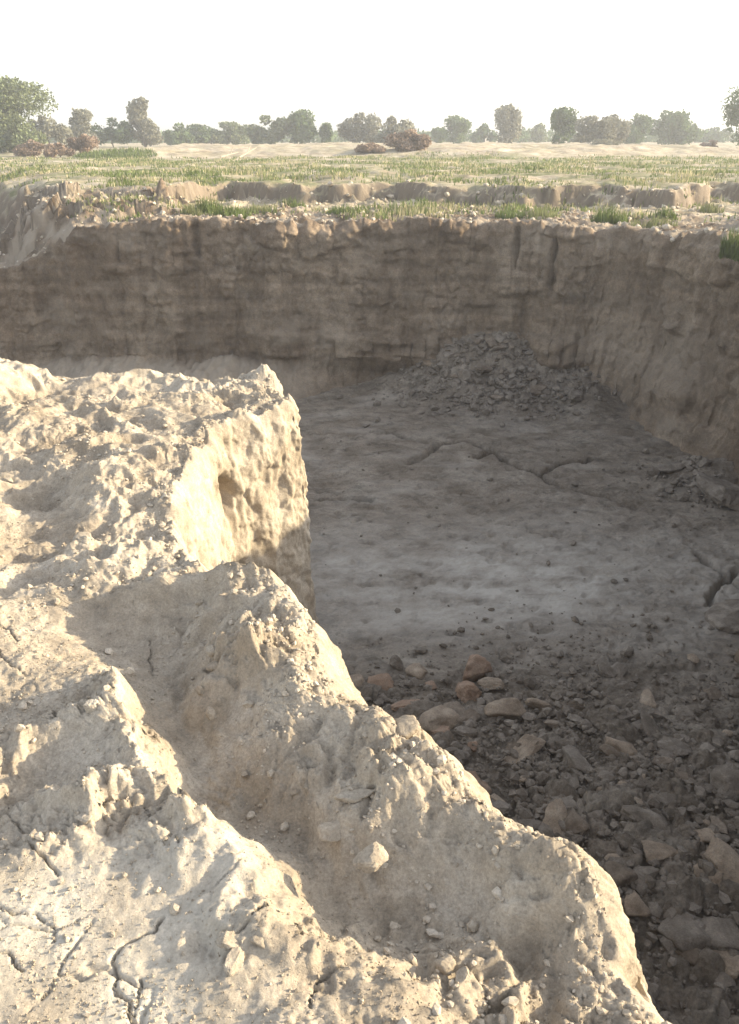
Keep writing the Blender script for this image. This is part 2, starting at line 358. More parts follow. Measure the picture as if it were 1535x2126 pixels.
# the outer face: steep beside the block, leaning out along the near ridge
lean = np.interp(Ys, [-4, 2.2, 2.7, 5.2, 5.6], [0.45, 0.32, 0.10, 0.04, 0.08])
rnd = 0.045*(1-np.exp(-Ss/0.05))
Xf = RIM(Ys)+rnd+lean*Ss+0.10*np.clip(Ss-2.6, 0, 9)**2
Zf = zr-Ss
V = np.concatenate([np.stack([Xt, Yg, Zt], -1), np.stack([Xf, Ys, Zf], -1)], 1)
nT = Xt.shape[1]
N_ = grid_normals(V)
if N_[len(ys)//2, nT//2, 2] < 0: N_ = -N_; FL = True
else: FL = False
x, y, z = V[..., 0], V[..., 1], V[..., 2]
face = np.concatenate([np.zeros_like(Xt), sstep(0.0, 0.12, Ss)], 1)
edge = np.concatenate([sstep(0.3, 0.02, Tg), np.ones_like(Ss)], 1)
disp = face*(0.055*fbm(x*2.2, y*2.2, z*1.3, 41, 4)+0.028*fbm(x*7, y*7, z*3.4, 43, 4, 0.62)-0.02*sstep(0.45, 0.7, fbm(x*7, y*7, z*3, 47, 2)))
f1, f2 = worley(x*9, y*9, z*7, 3)
disp = disp+face*0.012*(sstep(0, 0.3, f2-f1)-0.6)*sstep(-.2, .4, noise3(x*4, y*4, z*4))+face*(0.016*fbm(x*22, y*22, z*8, 45, 4, .65)-0.022*sstep(0.5, 0.75, fbm(x*12, y*12, z*5, 49, 2)))
disp = disp+face*(0.013*facets(x*5.5+.3*noise3(x*9, y*9, z*9), y*5.5, z*3.5, 51)+0.009*facets(x*17+.3*noise3(x*20, y*20, z*20), y*17, z*13, 53))
disp = disp+edge*(1-face)*0.012*fbm(x*12, y*12, z*12, 44, 3)
# the dark cavity in the lit face
wy_ = 3.95; 
hole = np.exp(-(((y-4.40)/0.07)**2+((z+0.38)/0.12)**2)**1.5)
disp = disp-face*0.24*hole
V = V+N_*disp[..., None]
pale = np.concatenate([flat*0.65, 0*Ss], 1)*sstep(-0.3, 0.4, fbm(x*3, y*3, z, 99, 3))
px_, py_ = P(340, 1985, 0)
pale = np.maximum(pale, 0.95*sstep(1.25, 0.95, ((x-px_)/0.11)**2+((y-py_)/0.055)**2+0.5*noise3(x*14, y*14, z*0+3))) if False else pale
link('near_bank', grid_mesh('near_bank', V, M_bank, attrs={'pale': pale}, flip=FL), kind='structure')
BANKV = V; BANKN = N_

# ------------------------------------------------------------------ upper ground (terrace, scarp, field, far berm)
FIELD = 0.25; TER = -0.43; FLOORZ = -4.3
SG = [(-8.6, 19.0), (-10.6, 22), (-12.2, 25.5), (-14.5, 30), (-19, 36), (-30, 44)]
def scarp_y(x):
    return np.interp(x, [-30, -13, -9.0, -6.6, -5.6, -4.5, -2.2, 0, 3, 5, 7.2, 9, 10.2, 11, 14, 30],
                     [34, 31, 25.0, 24.2, 25.4, 27.5, 26.0, 26.6, 25.6, 25.0, 24.6, 24.4, 25.5, 27.3, 26.5, 25])+0.7*noise3(x*0.55, 0*x, 2)+0.28*noise3(x*1.7, 0*x, 6)
def upper(x, y):
    fz = 0.13*fbm(x*0.30, y*0.30, 0, 3, 3)*sstep(45, 30, y)+0.03*fbm(x*0.3, y*0.3, 0, 6, 3)
    sy = scarp_y(x)
    n = 0.10*noise3(x*2.6, y*2.6, 5)+0.12*noise3(x*6, y*6, 5)+0.05*noise3(x*14, y*14, 5)
    slp = 0.12+1.1*np.clip(noise3(x*0.5, 0*x, 36)+.05, 0, 1)
    k = 0.55*sstep(0.0, slp, y-sy+n)+0.45*sstep(0.0, 0.2, y-sy+n-0.9*np.clip(noise3(x*0.8, 0*x, 31)+.1, 0, 1))
    # right-hand banks rise straight to field level
    kr = sstep(7.2, 8.6, x-0.15*(y-12))*sstep(22, 18, y)
    k = np.maximum(k, kr)
    z = TER+0.16*fbm(x*0.9, y*0.9, 0, 13, 4)+k*(FIELD-TER)*np.interp(x, [-12, -6, 0, 12], [0.85, .95, 1, 1])+fz
    z = z+0*x
    # crumbled rim blocks in front of the scarp
    z = z+(1-k)*0.16*np.clip(fbm(x*2.2, y*3.5, 0, 17, 3, .5, True), 0, 1)+(1-k)*sstep(1.6, 0.1, sy-y)*0.13*np.clip(0.3+noise3(x*2.5, y*2.5, 9), 0, 1)
    z = z+sstep(13.5, 10.5, y)*sstep(2, 3.5, x)*((0.85-TER)-k*(FIELD-TER))  # unseen right bank, raised so its shadow falls on the block face
    # stepped fallen blocks at the left
    lb = sstep(-5.0, -6.0, x)*sstep(21.5, 22.5, y)*sstep(0.2, -0.2, y-sy)
    z = z+lb*0.36*np.floor(2.3*np.clip(0.5+noise3(x*1.1, y*1.4, 3), 0, 1))
    # side gully at the left
    d, p, s = pdist(x, y, SG)
    wd = np.interp(p, [0, 2, 3, 5], [2.0, 1.9, 2.2, 4.0])+0.5*noise3(x*0.7, y*0.7, 8)+0.2*noise3(x*2.4, y*2.4, 8)
    dep = np.interp(p, [0, 1, 3, 5], [0.55, 1.0, 1.6, 2.2])
    z = z-dep*sstep(1.15, 0.45, d/wd)
    z = z-0.25*sstep(1.6, 0.9, d/wd)
    # far berm of dredged silt
    b = sstep(60, 66, y+3*noise3(x*0.06, 0*x, 3))*sstep(100, 84, y)*sstep(-24, -17, x)*sstep(34, 26, x)
    z = z+b*(0.52+0.18*noise3(x*0.13, y*0.2, 1)+0.32*fbm(x*0.30, y*0.45, 0, 5, 5, .6))
    far = sstep(60, 110, y)
    z = z+far*0.25+far*0.3*fbm(x*0.02, y*0.02, 0, 4, 2)
    return z
def rough(x, y, z):
    c = sstep(-0.2, 0.5, fbm(x*0.8, y*0.8, 0, 15, 2))
    return (0.35+c)*(0.07*fbm(x*3.0, y*3.0, z*2, 19, 4, 0.62)+0.05*np.clip(fbm(x*4.0, y*5.0, 0, 22, 3, .6, True), 0, 1))*sstep(70, 30, y)+0*x

# ------------------------------------------------------------------ main gully wall (far side and right side)
wp = [(-40, 27), (-24, 24.6), (-14, 22.3), (-9.6, 21.3), (-6, 20.9), (-2, 20.6), (0.5, 20.7), (2.6, 20.4), (4.4, 20.0), (6.0, 19.0), (7.0, 17.2), (7.5, 15.2),
      (7.5, 12.8), (6.9, 10.8), (5.8, 8.4), (4.9, 6.5), (4.7, 4.5), (4.8, 2), (5.4, -1), (5.2, -5), (5.0, -9)]  # right rim out of view, pulled in to shade the lower block face
wp = np.array(wp, float)
def catmull(pts, n=24):
    o = []
    for i in range(len(pts)-1):
        p0 = pts[max(i-1, 0)]; p1 = pts[i]; p2 = pts[i+1]; p3 = pts[min(i+2, len(pts)-1)]
        for t in np.linspace(0, 1, n, endpoint=False):
            o.append(0.5*((2*p1)+(-p0+p2)*t+(2*p0-5*p1+4*p2-p3)*t*t+(-p0+3*p1-3*p2+p3)*t**3))
    o.append(pts[-1]); return np.array(o)
wc = catmull(wp); L = np.concatenate([[0], np.cumsum(np.linalg.norm(np.diff(wc, axis=0), axis=1))])
def at_len(s): return np.stack([np.interp(s, L, wc[:, 0]), np.interp(s, L, wc[:, 1])], -1)
sA = L[np.argmin(np.hypot(wc[:, 0]+12, wc[:, 1]-22))]; sB = L[np.argmin(np.hypot(wc[:, 0]-5.8, wc[:, 1]-8.4))]
sl = np.concatenate([spacing(0, sA, 0.6, 0.06)[:-1], spacing(sA, sB, 0.036, 0.03)[:-1], spacing(sB, L[-1], 0.05, 0.3)])
c = at_len(sl)
tan = np.gradient(at_len(np.linspace(0, L[-1], 400)), axis=0)
for k in range(2): tan[:, k] = np.convolve(np.pad(tan[:, k], 6, 'edge'), np.ones(13)/13, 'valid')
tan /= np.linalg.norm(tan, axis=1)[:, None]
tx = np.interp(sl, np.linspace(0, L[-1], 400), tan[:, 0]); ty = np.interp(sl, np.linspace(0, L[-1], 400), tan[:, 1])
inx, iny = ty, -tx                                       # towards the pit
# rim wiggle: bays and buttresses
wig = 0.35*noise3(sl*0.45, 0*sl, 1.1)+0.16*noise3(sl*1.5, 0*sl, 2.2)+0.06*noise3(sl*5, 0*sl, 3.3)
h = spacing(0, 4.3, 0.03, 0.05)                          # down the face
tb = np.concatenate([spacing(0, 1.2, 0.035, 0.05)[:-1], spacing(1.2, 4.0, 0.06, 0.2)])[::-1]    # back over the top
SL, TB = np.meshgrid(np.arange(len(sl)), tb, indexing='ij')
off = wig[SL]-TB
Xa = c[SL, 0]+inx[SL]*off; Ya = c[SL, 1]+iny[SL]*off
Za = upper(Xa, Ya)+rough(Xa, Ya, 0)+0.03*np.exp(-TB/0.2)*(0.5+noise3(sl[SL]*2, 0*TB, 5))+0.02*sstep(0.5, 0.0, TB)
SL2, HH = np.meshgrid(np.arange(len(sl)), h[1:], indexing='ij')
zt = Za[:, -1:]
depth = zt-(FLOORZ-0.15)
fr = HH/4.3
zz = zt-depth*fr
prof = 0.10*(1-np.exp(-HH/0.08))+0.22*fr+np.interp(fr, [0, .55, .8, 1], [0, 0.02, 0.12, 0.55])    # apron at the foot
prof = prof+sstep(-0.5, -4.0, c[SL2, 0])*2.6*np.clip((fr-0.80)/0.20, 0, 1)**1.1
slump = np.exp(-((c[SL2, 0]-5.6)/2.0)**2-((c[SL2, 1]-17.5)/3.0)**2)
prof = prof+slump*(0.35*fr**1.3)
Xb = c[SL2, 0]+inx[SL2]*(wig[SL2]+prof); Yb = c[SL2, 1]+iny[SL2]*(wig[SL2]+prof)
V = np.concatenate([np.stack([Xa, Ya, Za], -1), np.stack([Xb, Yb, zz], -1)], 1)
Nn = grid_normals(V); FL = False
if Nn[len(sl)//2, 3, 2] < 0: Nn = -Nn; FL = True
x, y, z = V[..., 0], V[..., 1], V[..., 2]; fc = np.concatenate([0*Xa, sstep(0, 0.25, HH)*sstep(4.3, 3.9, HH)], 1)
sg = np.concatenate([sl[SL], sl[SL2]], 1)
flute = fbm(sg*1.6, z*0.28, 0.5, 23, 4, 0.55)
lay = fbm(x*0.25, y*0.25, z*3.2, 27, 3, 0.6)
ledge = sstep(0.1, 0.35, fbm(x*0.5, y*0.5, z*1.4, 29, 3))
disp = fc*(0.20*flute+0.05*lay+0.14*ledge+0.14*fbm(x*.9, y*.9, z*.9, 39, 3)+0.07*fbm(x*2.2, y*2.2, z*2.0, 31, 4, 0.6)+0.03*fbm(x*8, y*8, z*6, 37, 3, 0.6))
f1, f2 = worley(x*2.4, y*2.4, z*2.0, 13)
disp = disp+fc*0.06*(sstep(0, 0.25, f2-f1)-0.8)*sstep(0.0, 0.3, fbm(x*0.6, y*0.6, z*0.6, 63, 2))
disp = disp+fc*(0.08*facets(x*0.9+.25*noise3(x*2, y*2, z*2), y*0.9, z*1.3, 57)*sstep(-.3, .3, noise3(x*.5, y*.5, z*.5, 3))+0.035*facets(x*3+.3*noise3(x*5, y*5, z*5), y*3, z*4, 59)+0.022*facets(x*9, y*9, z*9, 61))
# a harder bed steps out in the lower wall, undercut below
frh = np.concatenate([0*Xa, fr], 1); lv = 0.66+0.10*noise3(sg*0.25, 0*sg, 4)+0.03*noise3(sg*1.3, 0*sg, 5)
disp = disp+fc*(0.28*sstep(lv-.03, lv+.01, frh)*sstep(lv+.2, lv+.13, frh)-0.15*sstep(lv+.12, lv+.2, frh)*sstep(.97, .9, frh))*sstep(-.5, .3, noise3(sg*.4, 0*sg, 6))*sstep(-5, -1, x)*sstep(8, 4, x)
lv = 0.30+0.08*noise3(sg*0.3, 0*sg, 14)
disp = disp-fc*0.18*sstep(lv-.01, lv+.05, frh)*sstep(lv+.3, lv+.1, frh)*sstep(-.1, .4, noise3(sg*.35, 0*sg, 16))
leftfoot = sstep(-0.5, -4.0, x)
# vertical cracks near the rim
for u, v0, v1, w_ in ((1130, 470, 570, .05), (1080, 480, 550, .04), (390, 480, 530, .09), (130, 510, 570, .10), (1480, 720, 880, .10), (1300, 560, 600, .04)):
    xx, yy = P(u, v0, TER); d = np.hypot(x-xx, 0*y)+0.08*noise3(z*2, 0*z, 1)
    zl = EYE-yy*math.tan(PITCH-math.atan((1063-v1)/F))
    disp = disp-fc*0.22*np.exp(-(d/w_)**2)*sstep(zl-.3, zl, z)*(np.abs(y-yy) < 3)
V = V+Nn*disp[..., None]
pale = np.concatenate([0.85+0*Xa, 0*Xb], 1)*sstep(-.4, .3, noise3(x*2, y*2, z))
pale = np.maximum(pale, fc*0.5*sstep(0.0, 0.55, fbm(x*.5, y*.5, z*1.0, 66, 6, 0.65)))
pale = np.maximum(pale, fc*0.55*np.exp(-(((x-5.9)/1.6)**2+((y-17.3)/3)**2+((z+2.9)/1.0)**2))*(0.8+0.6*fbm(x*1.5, y*1.5, z*1.2, 68, 5, .65)))
pale = np.maximum(pale, np.concatenate([0*Xa, sstep(0.79, 0.83, fr)], 1)*leftfoot*0.9)
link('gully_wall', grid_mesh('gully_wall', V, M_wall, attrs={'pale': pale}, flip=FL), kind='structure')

# ------------------------------------------------------------------ pit floor
HEAP = P(1050, 790, -3.9)
FCR = [[(808, 900), (850, 910), (905, 922), (975, 915), (1020, 935), (1060, 962), (1110, 975), (1150, 1003), (1215, 1022), (1262, 1030), (1310, 1048)],
       [(910, 923), (885, 945), (848, 962)], [(1450, 1150), (1500, 1190), (1540, 1225)],
       [(1530, 1185), (1480, 1230), (1470, 1260)], [(1130, 978), (1160, 960), (1230, 950)], [(1020, 935), (990, 950)], [(660, 1035), (700, 1032), (770, 1036)]]
FCR = [[P(u, v, FLOORZ) for u, v in c_] for c_ in FCR]
def floor_z(x, y):
    z = FLOORZ+0.06*fbm(x*0.3, y*0.3, 0, 7, 3)+0*x
    # gentle rise to the near bank, where rubble has come down
    dr = np.hypot((x-2.2)/4.2, (y-3.6)/4.2)
    z = z+0.75*np.exp(-dr**2*1.6)
    hx, hy = HEAP
    wx = x+0.25*noise3(x*1.5, y*1.5, 3)
    z = z+1.3*np.exp(-(((wx-hx-.3)/1.7)**2+((y-hy-0.9)/1.4)**2))+0.5*np.exp(-(((wx-hx-2.0)/0.9)**2+((y-hy+.2)/1.3)**2))+0.6*np.exp(-(((wx-hx+1.6)/1.4)**2+((y-hy-1.0)/0.9)**2))
    hx, hy = P(1440, 990, FLOORZ); z = z+0.30*np.exp(-(((wx-hx-.5)/1.1)**2+((y-hy)/0.7)**2))
    return z
def rubble(x, y):
    r = np.exp(-(((x-2.6)/3.0)**2+((y-4.6)/3.0)**2)**1.5)
    hx, hy = HEAP
    r = np.maximum(r, np.exp(-(((x-hx-.1)/2.3)**2+((y-hy-0.2)/1.3)**2)**1.5))
    hx, hy = P(1440, 1000, FLOORZ); r = np.maximum(r, 0.5*np.exp(-(((x-hx-.5)/1.1)**2+((y-hy)/0.8)**2)))
    r = np.maximum(r, np.exp(-(((x+0.0)/1.3)**2+((y-6.6)/1.0)**2)**1.5))
    return np.clip(r, 0, 1)
ys = np.concatenate([spacing(-9, 2.0, 0.6, 0.1)[:-1], spacing(2.0, 9.0, 0.028, 0.04)[:-1], spacing(9.0, 16.5, 0.036, 0.036)[:-1], spacing(16.5, 24.5, 0.06, 0.09), np.array([26., 30, 34])])
q = np.concatenate([np.linspace(-1.6, -0.62, 40)[:-1], np.linspace(-0.62, 0.62, 500), np.linspace(0.62, 1.2, 40)[1:]])
Yg, Q = np.meshgrid(ys, q, indexing='ij')
Xg = Q*(np.maximum(Yg, 1.0)*0.86+3.2)
z = floor_z(Xg, Yg); rb = rubble(Xg, Yg)
z = z+0.040*fbm(Xg*2.2, Yg*3.4, 0, 53, 5, 0.6)+0.016*fbm(Xg*10, Yg*12, 0, 54, 3)
z = z-0.06*sstep(0.2, 0.5, fbm(Xg*3.0, Yg*5, 0, 58, 3))
f1, f2 = worley(Xg*4+noise3(Xg*2, Yg*2, 1), Yg*4, 0.5, 21)
z = z+rb*(0.07*(sstep(0, 0.3, f2-f1)-0.4)*(0.6+0.8*noise3(Xg*2, Yg*2, 4))+0.17*fbm(Xg*1.7, Yg*2.2, 0, 57, 4, 0.62))
wq = .25*noise3(Xg*4, Yg*4, 8)
z = z+rb*(0.10*facets(Xg*2.2+wq, Yg*2.2, 0.5, 71)+0.030*facets(Xg*7+wq, Yg*7-wq, 0.5, 73))+(0.012+0.02*sstep(.1, .5, noise3(Xg*.7, Yg*.9, 5)))*facets(Xg*5+wq, Yg*6-wq, 0.5, 75)
f1, f2 = worley(Xg*11, Yg*11, 0.5, 25)
z = z+rb*0.025*(sstep(0, 0.3, f2-f1)-0.5)
jx = Xg+0.05*noise3(Xg*5, Yg*5, 1)+.02*noise3(Xg*17, Yg*17, 1); jy = Yg+0.05*noise3(Xg*5, Yg*5, 11)+.02*noise3(Xg*17, Yg*17, 4)
for c_ in FCR:
    d, p, s = pdist(jx, jy, c_); wk = (0.002+(0.0022+0.0014*sstep(8, 11, Yg))*np.clip(Yg, 4, 14))*(1+0.5*noise3(Xg*3, Yg*3, 2)); z = z-(0.02+0.026*Yg)*np.exp(-(d/wk)**2)
cx, cy = P(1080, 1210, FLOORZ)
pale = np.exp(-(((Xg-cx)/4.0)**2+((Yg-cy)/1.7)**2))*(0.75+1.7*fbm(Xg*0.9, Yg*1.6, 0, 77, 7, 0.75))*(1-rb)
pale = np.clip(np.maximum(pale, 0.25*sstep(0, .5, fbm(Xg*.6, Yg*1.4, 0, 79, 4))*(1-rb)), 0, 1)
V = np.stack([Xg, Yg, z], -1)
FL = grid_normals(V)[50, 50, 2] < 0
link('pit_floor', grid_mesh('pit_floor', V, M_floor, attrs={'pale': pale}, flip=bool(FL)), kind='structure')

# ------------------------------------------------------------------ field sheet
def inside_pit(x, y):
    """how far towards the pit from the rim (positive = over the pit)"""
    d, p, s = pdist(x, y, wc[::6])
    return np.where(s < 0, d, -d)
def field_block(name, ys, q, xs=None):
    if xs is None:
        Yg, Q = np.meshgrid(ys, q, indexing='ij'); Xg = Q*(Yg*0.6+2)
    else:
        Yg, Xg = np.meshgrid(ys, xs, indexing='ij')
    z = upper(Xg, Yg)+rough(Xg, Yg, 0)
    ip = inside_pit(Xg, Yg)
    z = z-0.03*sstep(-4.0, -3.6, ip)-6.5*sstep(-1.2, -0.4, ip)
    g = sstep(0.0, 1.0, Yg-scarp_y(Xg))*sstep(200, 58, Yg)
    b = sstep(58, 64, Yg)*sstep(100, 90, Yg)*sstep(-26, -18, Xg)*sstep(36, 28, Xg)
    g = np.clip(np.maximum(g*(1-b), 0.35*sstep(21, 22, Yg)), 0, 1)*0.9
    V = np.stack([Xg, Yg, z], -1)
    dsp = grid_normals(V); dsp = dsp*np.sign(dsp[5, 5, 2])
    st = sstep(0.8, 0.3, np.abs(dsp[..., 2]))
    V = V+dsp*(st*(0.10*fbm(Xg*3, Yg*3, z*3, 83, 3)))[..., None]
    FL = grid_normals(V)[2, 2, 2] < 0
    cut = sstep(0.85, 0.55, np.abs(dsp[..., 2]))*(Yg < 60)*0.9  # steep faces darker: subsoil tone plus scarp shade put into the colour
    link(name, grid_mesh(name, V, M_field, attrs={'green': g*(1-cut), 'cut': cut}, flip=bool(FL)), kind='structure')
ysf = np.concatenate([spacing(12, 20, 0.3, 0.1)[:-1], spacing(20, 30, 0.055, 0.065)[:-1], spacing(30, 110, 0.12, 1.0)[:-1], spacing(110, 4000, 1.5, 400)])
qf = np.concatenate([np.linspace(-4, -1.05, 30)[:-1], np.linspace(-1.05, 1.05, 340), np.linspace(1.05, 4, 30)[1:]])
field_block('field', ysf, qf)
field_block('field_right', spacing(-30, 12.02, 1.5, 0.2), None, xs=spacing(5.5, 60, 0.25, 4))

# ------------------------------------------------------------------ clods
def clod_shape(seed, sub=2, planes=9, flat=1.0):
    import bmesh
    r = np.random.default_rng(seed)
    bm = bmesh.new(); bmesh.ops.create_icosphere(bm, subdivisions=sub, radius=1.0)
    v = np.array([x.co[:] for x in bm.verts]); f = np.array([[x.index for x in p.verts] for p in bm.faces]); bm.free()
    n = r.normal(size=(planes, 3)); n /= np.linalg.norm(n, axis=1)[:, None]; dd = r.uniform(0.45, 0.85, planes)
    dt = v@n.T
    k = np.min(np.where(dt > 1e-3, dd/np.maximum(dt, 1e-3), 9), axis=1)
    v = v*np.minimum(k, 1.0)[:, None]
    v = v*(1+(0.20*fbm(v[:, 0]*1.5+seed, v[:, 1]*1.5, v[:, 2]*1.5, seed % 30, 3)+0.13*fbm(v[:, 0]*4+seed, v[:, 1]*4, v[:, 2]*4, seed % 30, 4, 0.6))[:, None])
    v = v*np.array([1.15, 0.95, 0.75*flat])
    return v, f
SH = [clod_shape(100+i, 4, 8+i % 4) for i in range(14)]
SHL = [clod_shape(200+i, 1, 7) for i in range(10)]
CM = {}
def clod_mesh(i, mat):
    k = (i % len(SH), mat.name)
    if k not in CM:
        v, f = SH[k[0]]; CM[k] = poly_mesh('clod', v, f, mat, smooth=k[0] % 2 == 0)
    return CM[k]
# height samplers
def bank_z(x, y):
    t = float(RIM(np.array([y]))[0])-x
    return float(bank_top(np.array([[x]]), np.array([[y]]), np.array([[max(t, 0)]]))[0][0, 0])
def fl_z(x, y): return float(floor_z(np.array([x]), np.array([y]))[0])
def up_z(x, y): return float(upper(np.array([float(x)]), np.array([float(y)]))[0])
def clod(name, u, v, size, mat, label, cat='clod', where='floor', group=None, sq=(1, 1, 1), sink=0.32, rot=None, i=None):
    if where == 'floor':
        x, y = P(u, v, FLOORZ); 
        for _ in range(4): z = fl_z(x, y); x, y = P(u, v, z)
    elif where == 'bank':
        x, y = P(u, v, 0)
        for _ in range(4): z = bank_z(x, y); x, y = P(u, v, z)
    else:
        x, y, z = where
    i = random.randrange(len(SH)) if i is None else i
    o = link(name, clod_mesh(i, mat), label=label, category=cat)
    if group: o['group'] = group
    o.location = (x, y, z+size*0.75*(1-2*sink)*0.5*sq[2])
    o.scale = (size*0.5*sq[0], size*0.5*sq[1], size*0.5*sq[2])
    o.rotation_euler = rot if rot else (random.uniform(-.35, .35), random.uniform(-.35, .35), random.uniform(0, 6.28))
    return o
# single clods of the pit that one can point to
big = [
 (985, 1400, .42, 'red', 'largest reddish ochre clod at the head of the rubble below the bank edge', (1, 1, 1.1)),
 (972, 1440, .36, 'red', 'reddish clod leaning under the largest ochre clod in the rubble', (1.1, .9, .9)),
 (1055, 1485, .40, 'tan', 'rounded tan clod right of the reddish pair in the rubble', (1.2, 1, .9)),
 (1095, 1560, .34, 'tan', 'long tan clod lying on its side below the rounded tan one', (1.5, .7, .8)),
 (910, 1500, .40, 'tan', 'broad buff clod in the rubble close to the sunlit bank edge', (1.35, 1, .9)),
 (965, 1525, .22, 'grey', 'small grey round clod between the buff clod and the bank', (1, .8, 1.1)),
 (870, 1400, .28, 'tan', 'brownish clod left of the largest ochre clod', (1, 1, .9)),
 (825, 1385, .24, 'grey', 'grey pointed clod at the upper left of the rubble', (.8, .8, 1.3)),
 (790, 1425, .30, 'red', 'dull ochre clod near the foot of the sunlit crest', (1.1, 1, .8)),
 (850, 1470, .30, 'red', 'flat ochre clod with a sharp edge beside the bank rim', (1.3, .8, .7)),
 (740, 1420, .26, 'tan', 'leftmost tan clod of the rubble against the bank', (1, 1, .9)),
 (1150, 1725, .30, 'tan', 'tan slab-like clod by the middle of the bank crest', (1.6, .9, .7)),
 (1200, 1590, .30, 'grey', 'pale topped grey clod in the middle of the rubble', (1.4, 1, .8)),
 (1500, 1800, .34, 'tan', 'dark tan clod near the right border of the rubble', (1.3, 1, .8)),
 (1318, 1890, .24, 'tan', 'small tan clod low in the rubble right of the bank edge', (1.1, 1, .9)),
 (1340, 1710, .32, 'grey', 'flat grey clod with a pale top among darker rubble', (1.7, .9, .6)),
 (1525, 1640, .40, 'grey', 'large grey clod cut by the right border of the picture', (1, 1, 1)),
 (1500, 1035, .95, 'grey', 'large dark block of fallen soil at the foot of the right wall', (1.3, 1, .85)),
 (1395, 975, .40, 'grey', 'pale grey clod left of the dark block below the right wall', (1.5, 1, .8)),
 (1525, 1290, .70, 'grey', 'dark angular block at the right border above the rubble', (1.0, 1, .7)),
 (1165, 790, .45, 'grey', 'round pale clod on the right flank of the debris heap', (1.1, 1, .9)),
 (1135, 845, .50, 'grey', 'flat pale clod at the foot of the debris heap', (1.6, 1, .6)),
 (1015, 770, .85, 'tan', 'smooth reddish tan slab standing in the middle of the debris heap', (.7, .6, 1.5)),
 (957, 740, .40, 'grey', 'pale grey clod at the top left of the debris heap', (1, 1, 1)),
 (790, 775, .35, 'grey', 'small pale clod at the left toe of the debris heap', (1.1, 1, .9)),
 (1110, 715, .60, 'grey', 'dark clod crowning the debris heap against the wall', (1.2, 1, .9)),
 (760, 885, .20, 'grey', 'small dark clod alone on the smooth floor below the heap', (1.3, 1, .6)),
 (1420, 905, .30, 'tan', 'tan clod caught at the foot of the right wall', (1, 1, .9)),
]
MM = {'red': M_clod_red, 'tan': M_clod_tan, 'grey': M_clod_grey}
for k, (u, v, s_, m_, lab, sq) in enumerate(big):
    clod('soil_clod', u, v, s_, MM[m_], lab, sq=sq, i=k)
# grouped clods of the rubble and the heap
n = 0; tries = 0
while n < 215 and tries < 9000:
    tries += 1
    x = random.uniform(-0.6, 5.0); y = random.uniform(2.6, 9.0)
    if random.random() > float(rubble(np.array([x]), np.array([y]))[0])**1.2: continue
    s_ = 0.09*(1/(1-random.random()*0.86))**0.72
    mt = random.choice([M_clod_grey, M_clod_brown, M_clod_tan, M_clod_grey]) if x > 1.3 else random.choice([M_clod_tan, M_clod_tan, M_clod_grey, M_clod_red, M_clod_brown])
    clod('soil_clod', 0, 0, s_, mt, 'dusty lump of fallen silt in the shaded rubble below the near bank', where=(x, y, fl_z(x, y)),
         group='clods of the rubble slope', sink=0.36, sq=(random.uniform(.9, 1.4), random.uniform(.8, 1.1), random.uniform(.6, 1)))
    n += 1
n = 0
while n < 70:
    x = random.gauss(HEAP[0]+.2, 1.2); y = random.gauss(HEAP[1]+0.1, 0.6)
    s_ = 0.16*(1/(1-random.random()*0.82))**0.75
    clod('soil_clod', 0, 0, s_, random.choice([M_clod_brown, M_clod_brown, M_clod_brown, M_clod_grey]), 'dark lump of fallen silt on the debris heap against the far wall',
         where=(x, y, fl_z(x, y)), group='clods of the debris heap', sink=0.38, sq=(random.uniform(.9, 1.4), 1, random.uniform(.6, 1)))
    n += 1

# crumbs too small and many to count
def scatter_mesh(name, pts, sizes, mat, shapes, **props):
    Vs, Fs = [], []; off = 0
    m = len(shapes)
    for j in range(m):
        sel = np.arange(j, len(pts), m)
        if not len(sel): continue
        v, f = shapes[j]
        ang = rng.uniform(0, 6.28, len(sel)); ti = rng.uniform(-.6, .6, len(sel))
        ca, sa = np.cos(ang), np.sin(ang); ct, st = np.cos(ti), np.sin(ti)
        R = np.stack([np.stack([ca, -sa*ct, sa*st], -1), np.stack([sa, ca*ct, -ca*st], -1), np.stack([0*ca, st, ct], -1)], 1)
        sc = sizes[sel][:, None]*rng.uniform(.7, 1.25, (len(sel), 3))*0.5
        vv = np.einsum('nij,nvj->nvi', R, v[None]*sc[:, None, :])+pts[sel][:, None, :]
        ff = f[None]+(np.arange(len(sel))*len(v))[:, None, None]+off
        Vs.append(vv.reshape(-1, 3)); Fs.append(ff.reshape(-1, 3)); off += len(sel)*len(v)
    return link(name, poly_mesh(name, np.concatenate(Vs), np.concatenate(Fs), mat, smooth=False), kind='stuff', **props)
# pit crumbs
xx = rng.uniform(-1.5, 6.5, 125000); yy = rng.uniform(2.4, 21, 125000)
rbv = rubble(xx, yy); keep = rng.random(125000) < rbv**1.0*0.6+0.0015
xx, yy = xx[keep], yy[keep]; zz = floor_z(xx, yy)
sz = 0.026*(1/(1-rng.random(len(xx))*0.95))**0.66*np.where(yy > 12, 1.6, 1)
scatter_mesh('floor_crumbs', np.stack([xx, yy, zz+sz*0.2], -1), sz, M_clod_grey, SHL, label='fine brown grey soil crumbs strewn over the pit floor and rubble', category='soil crumbs')
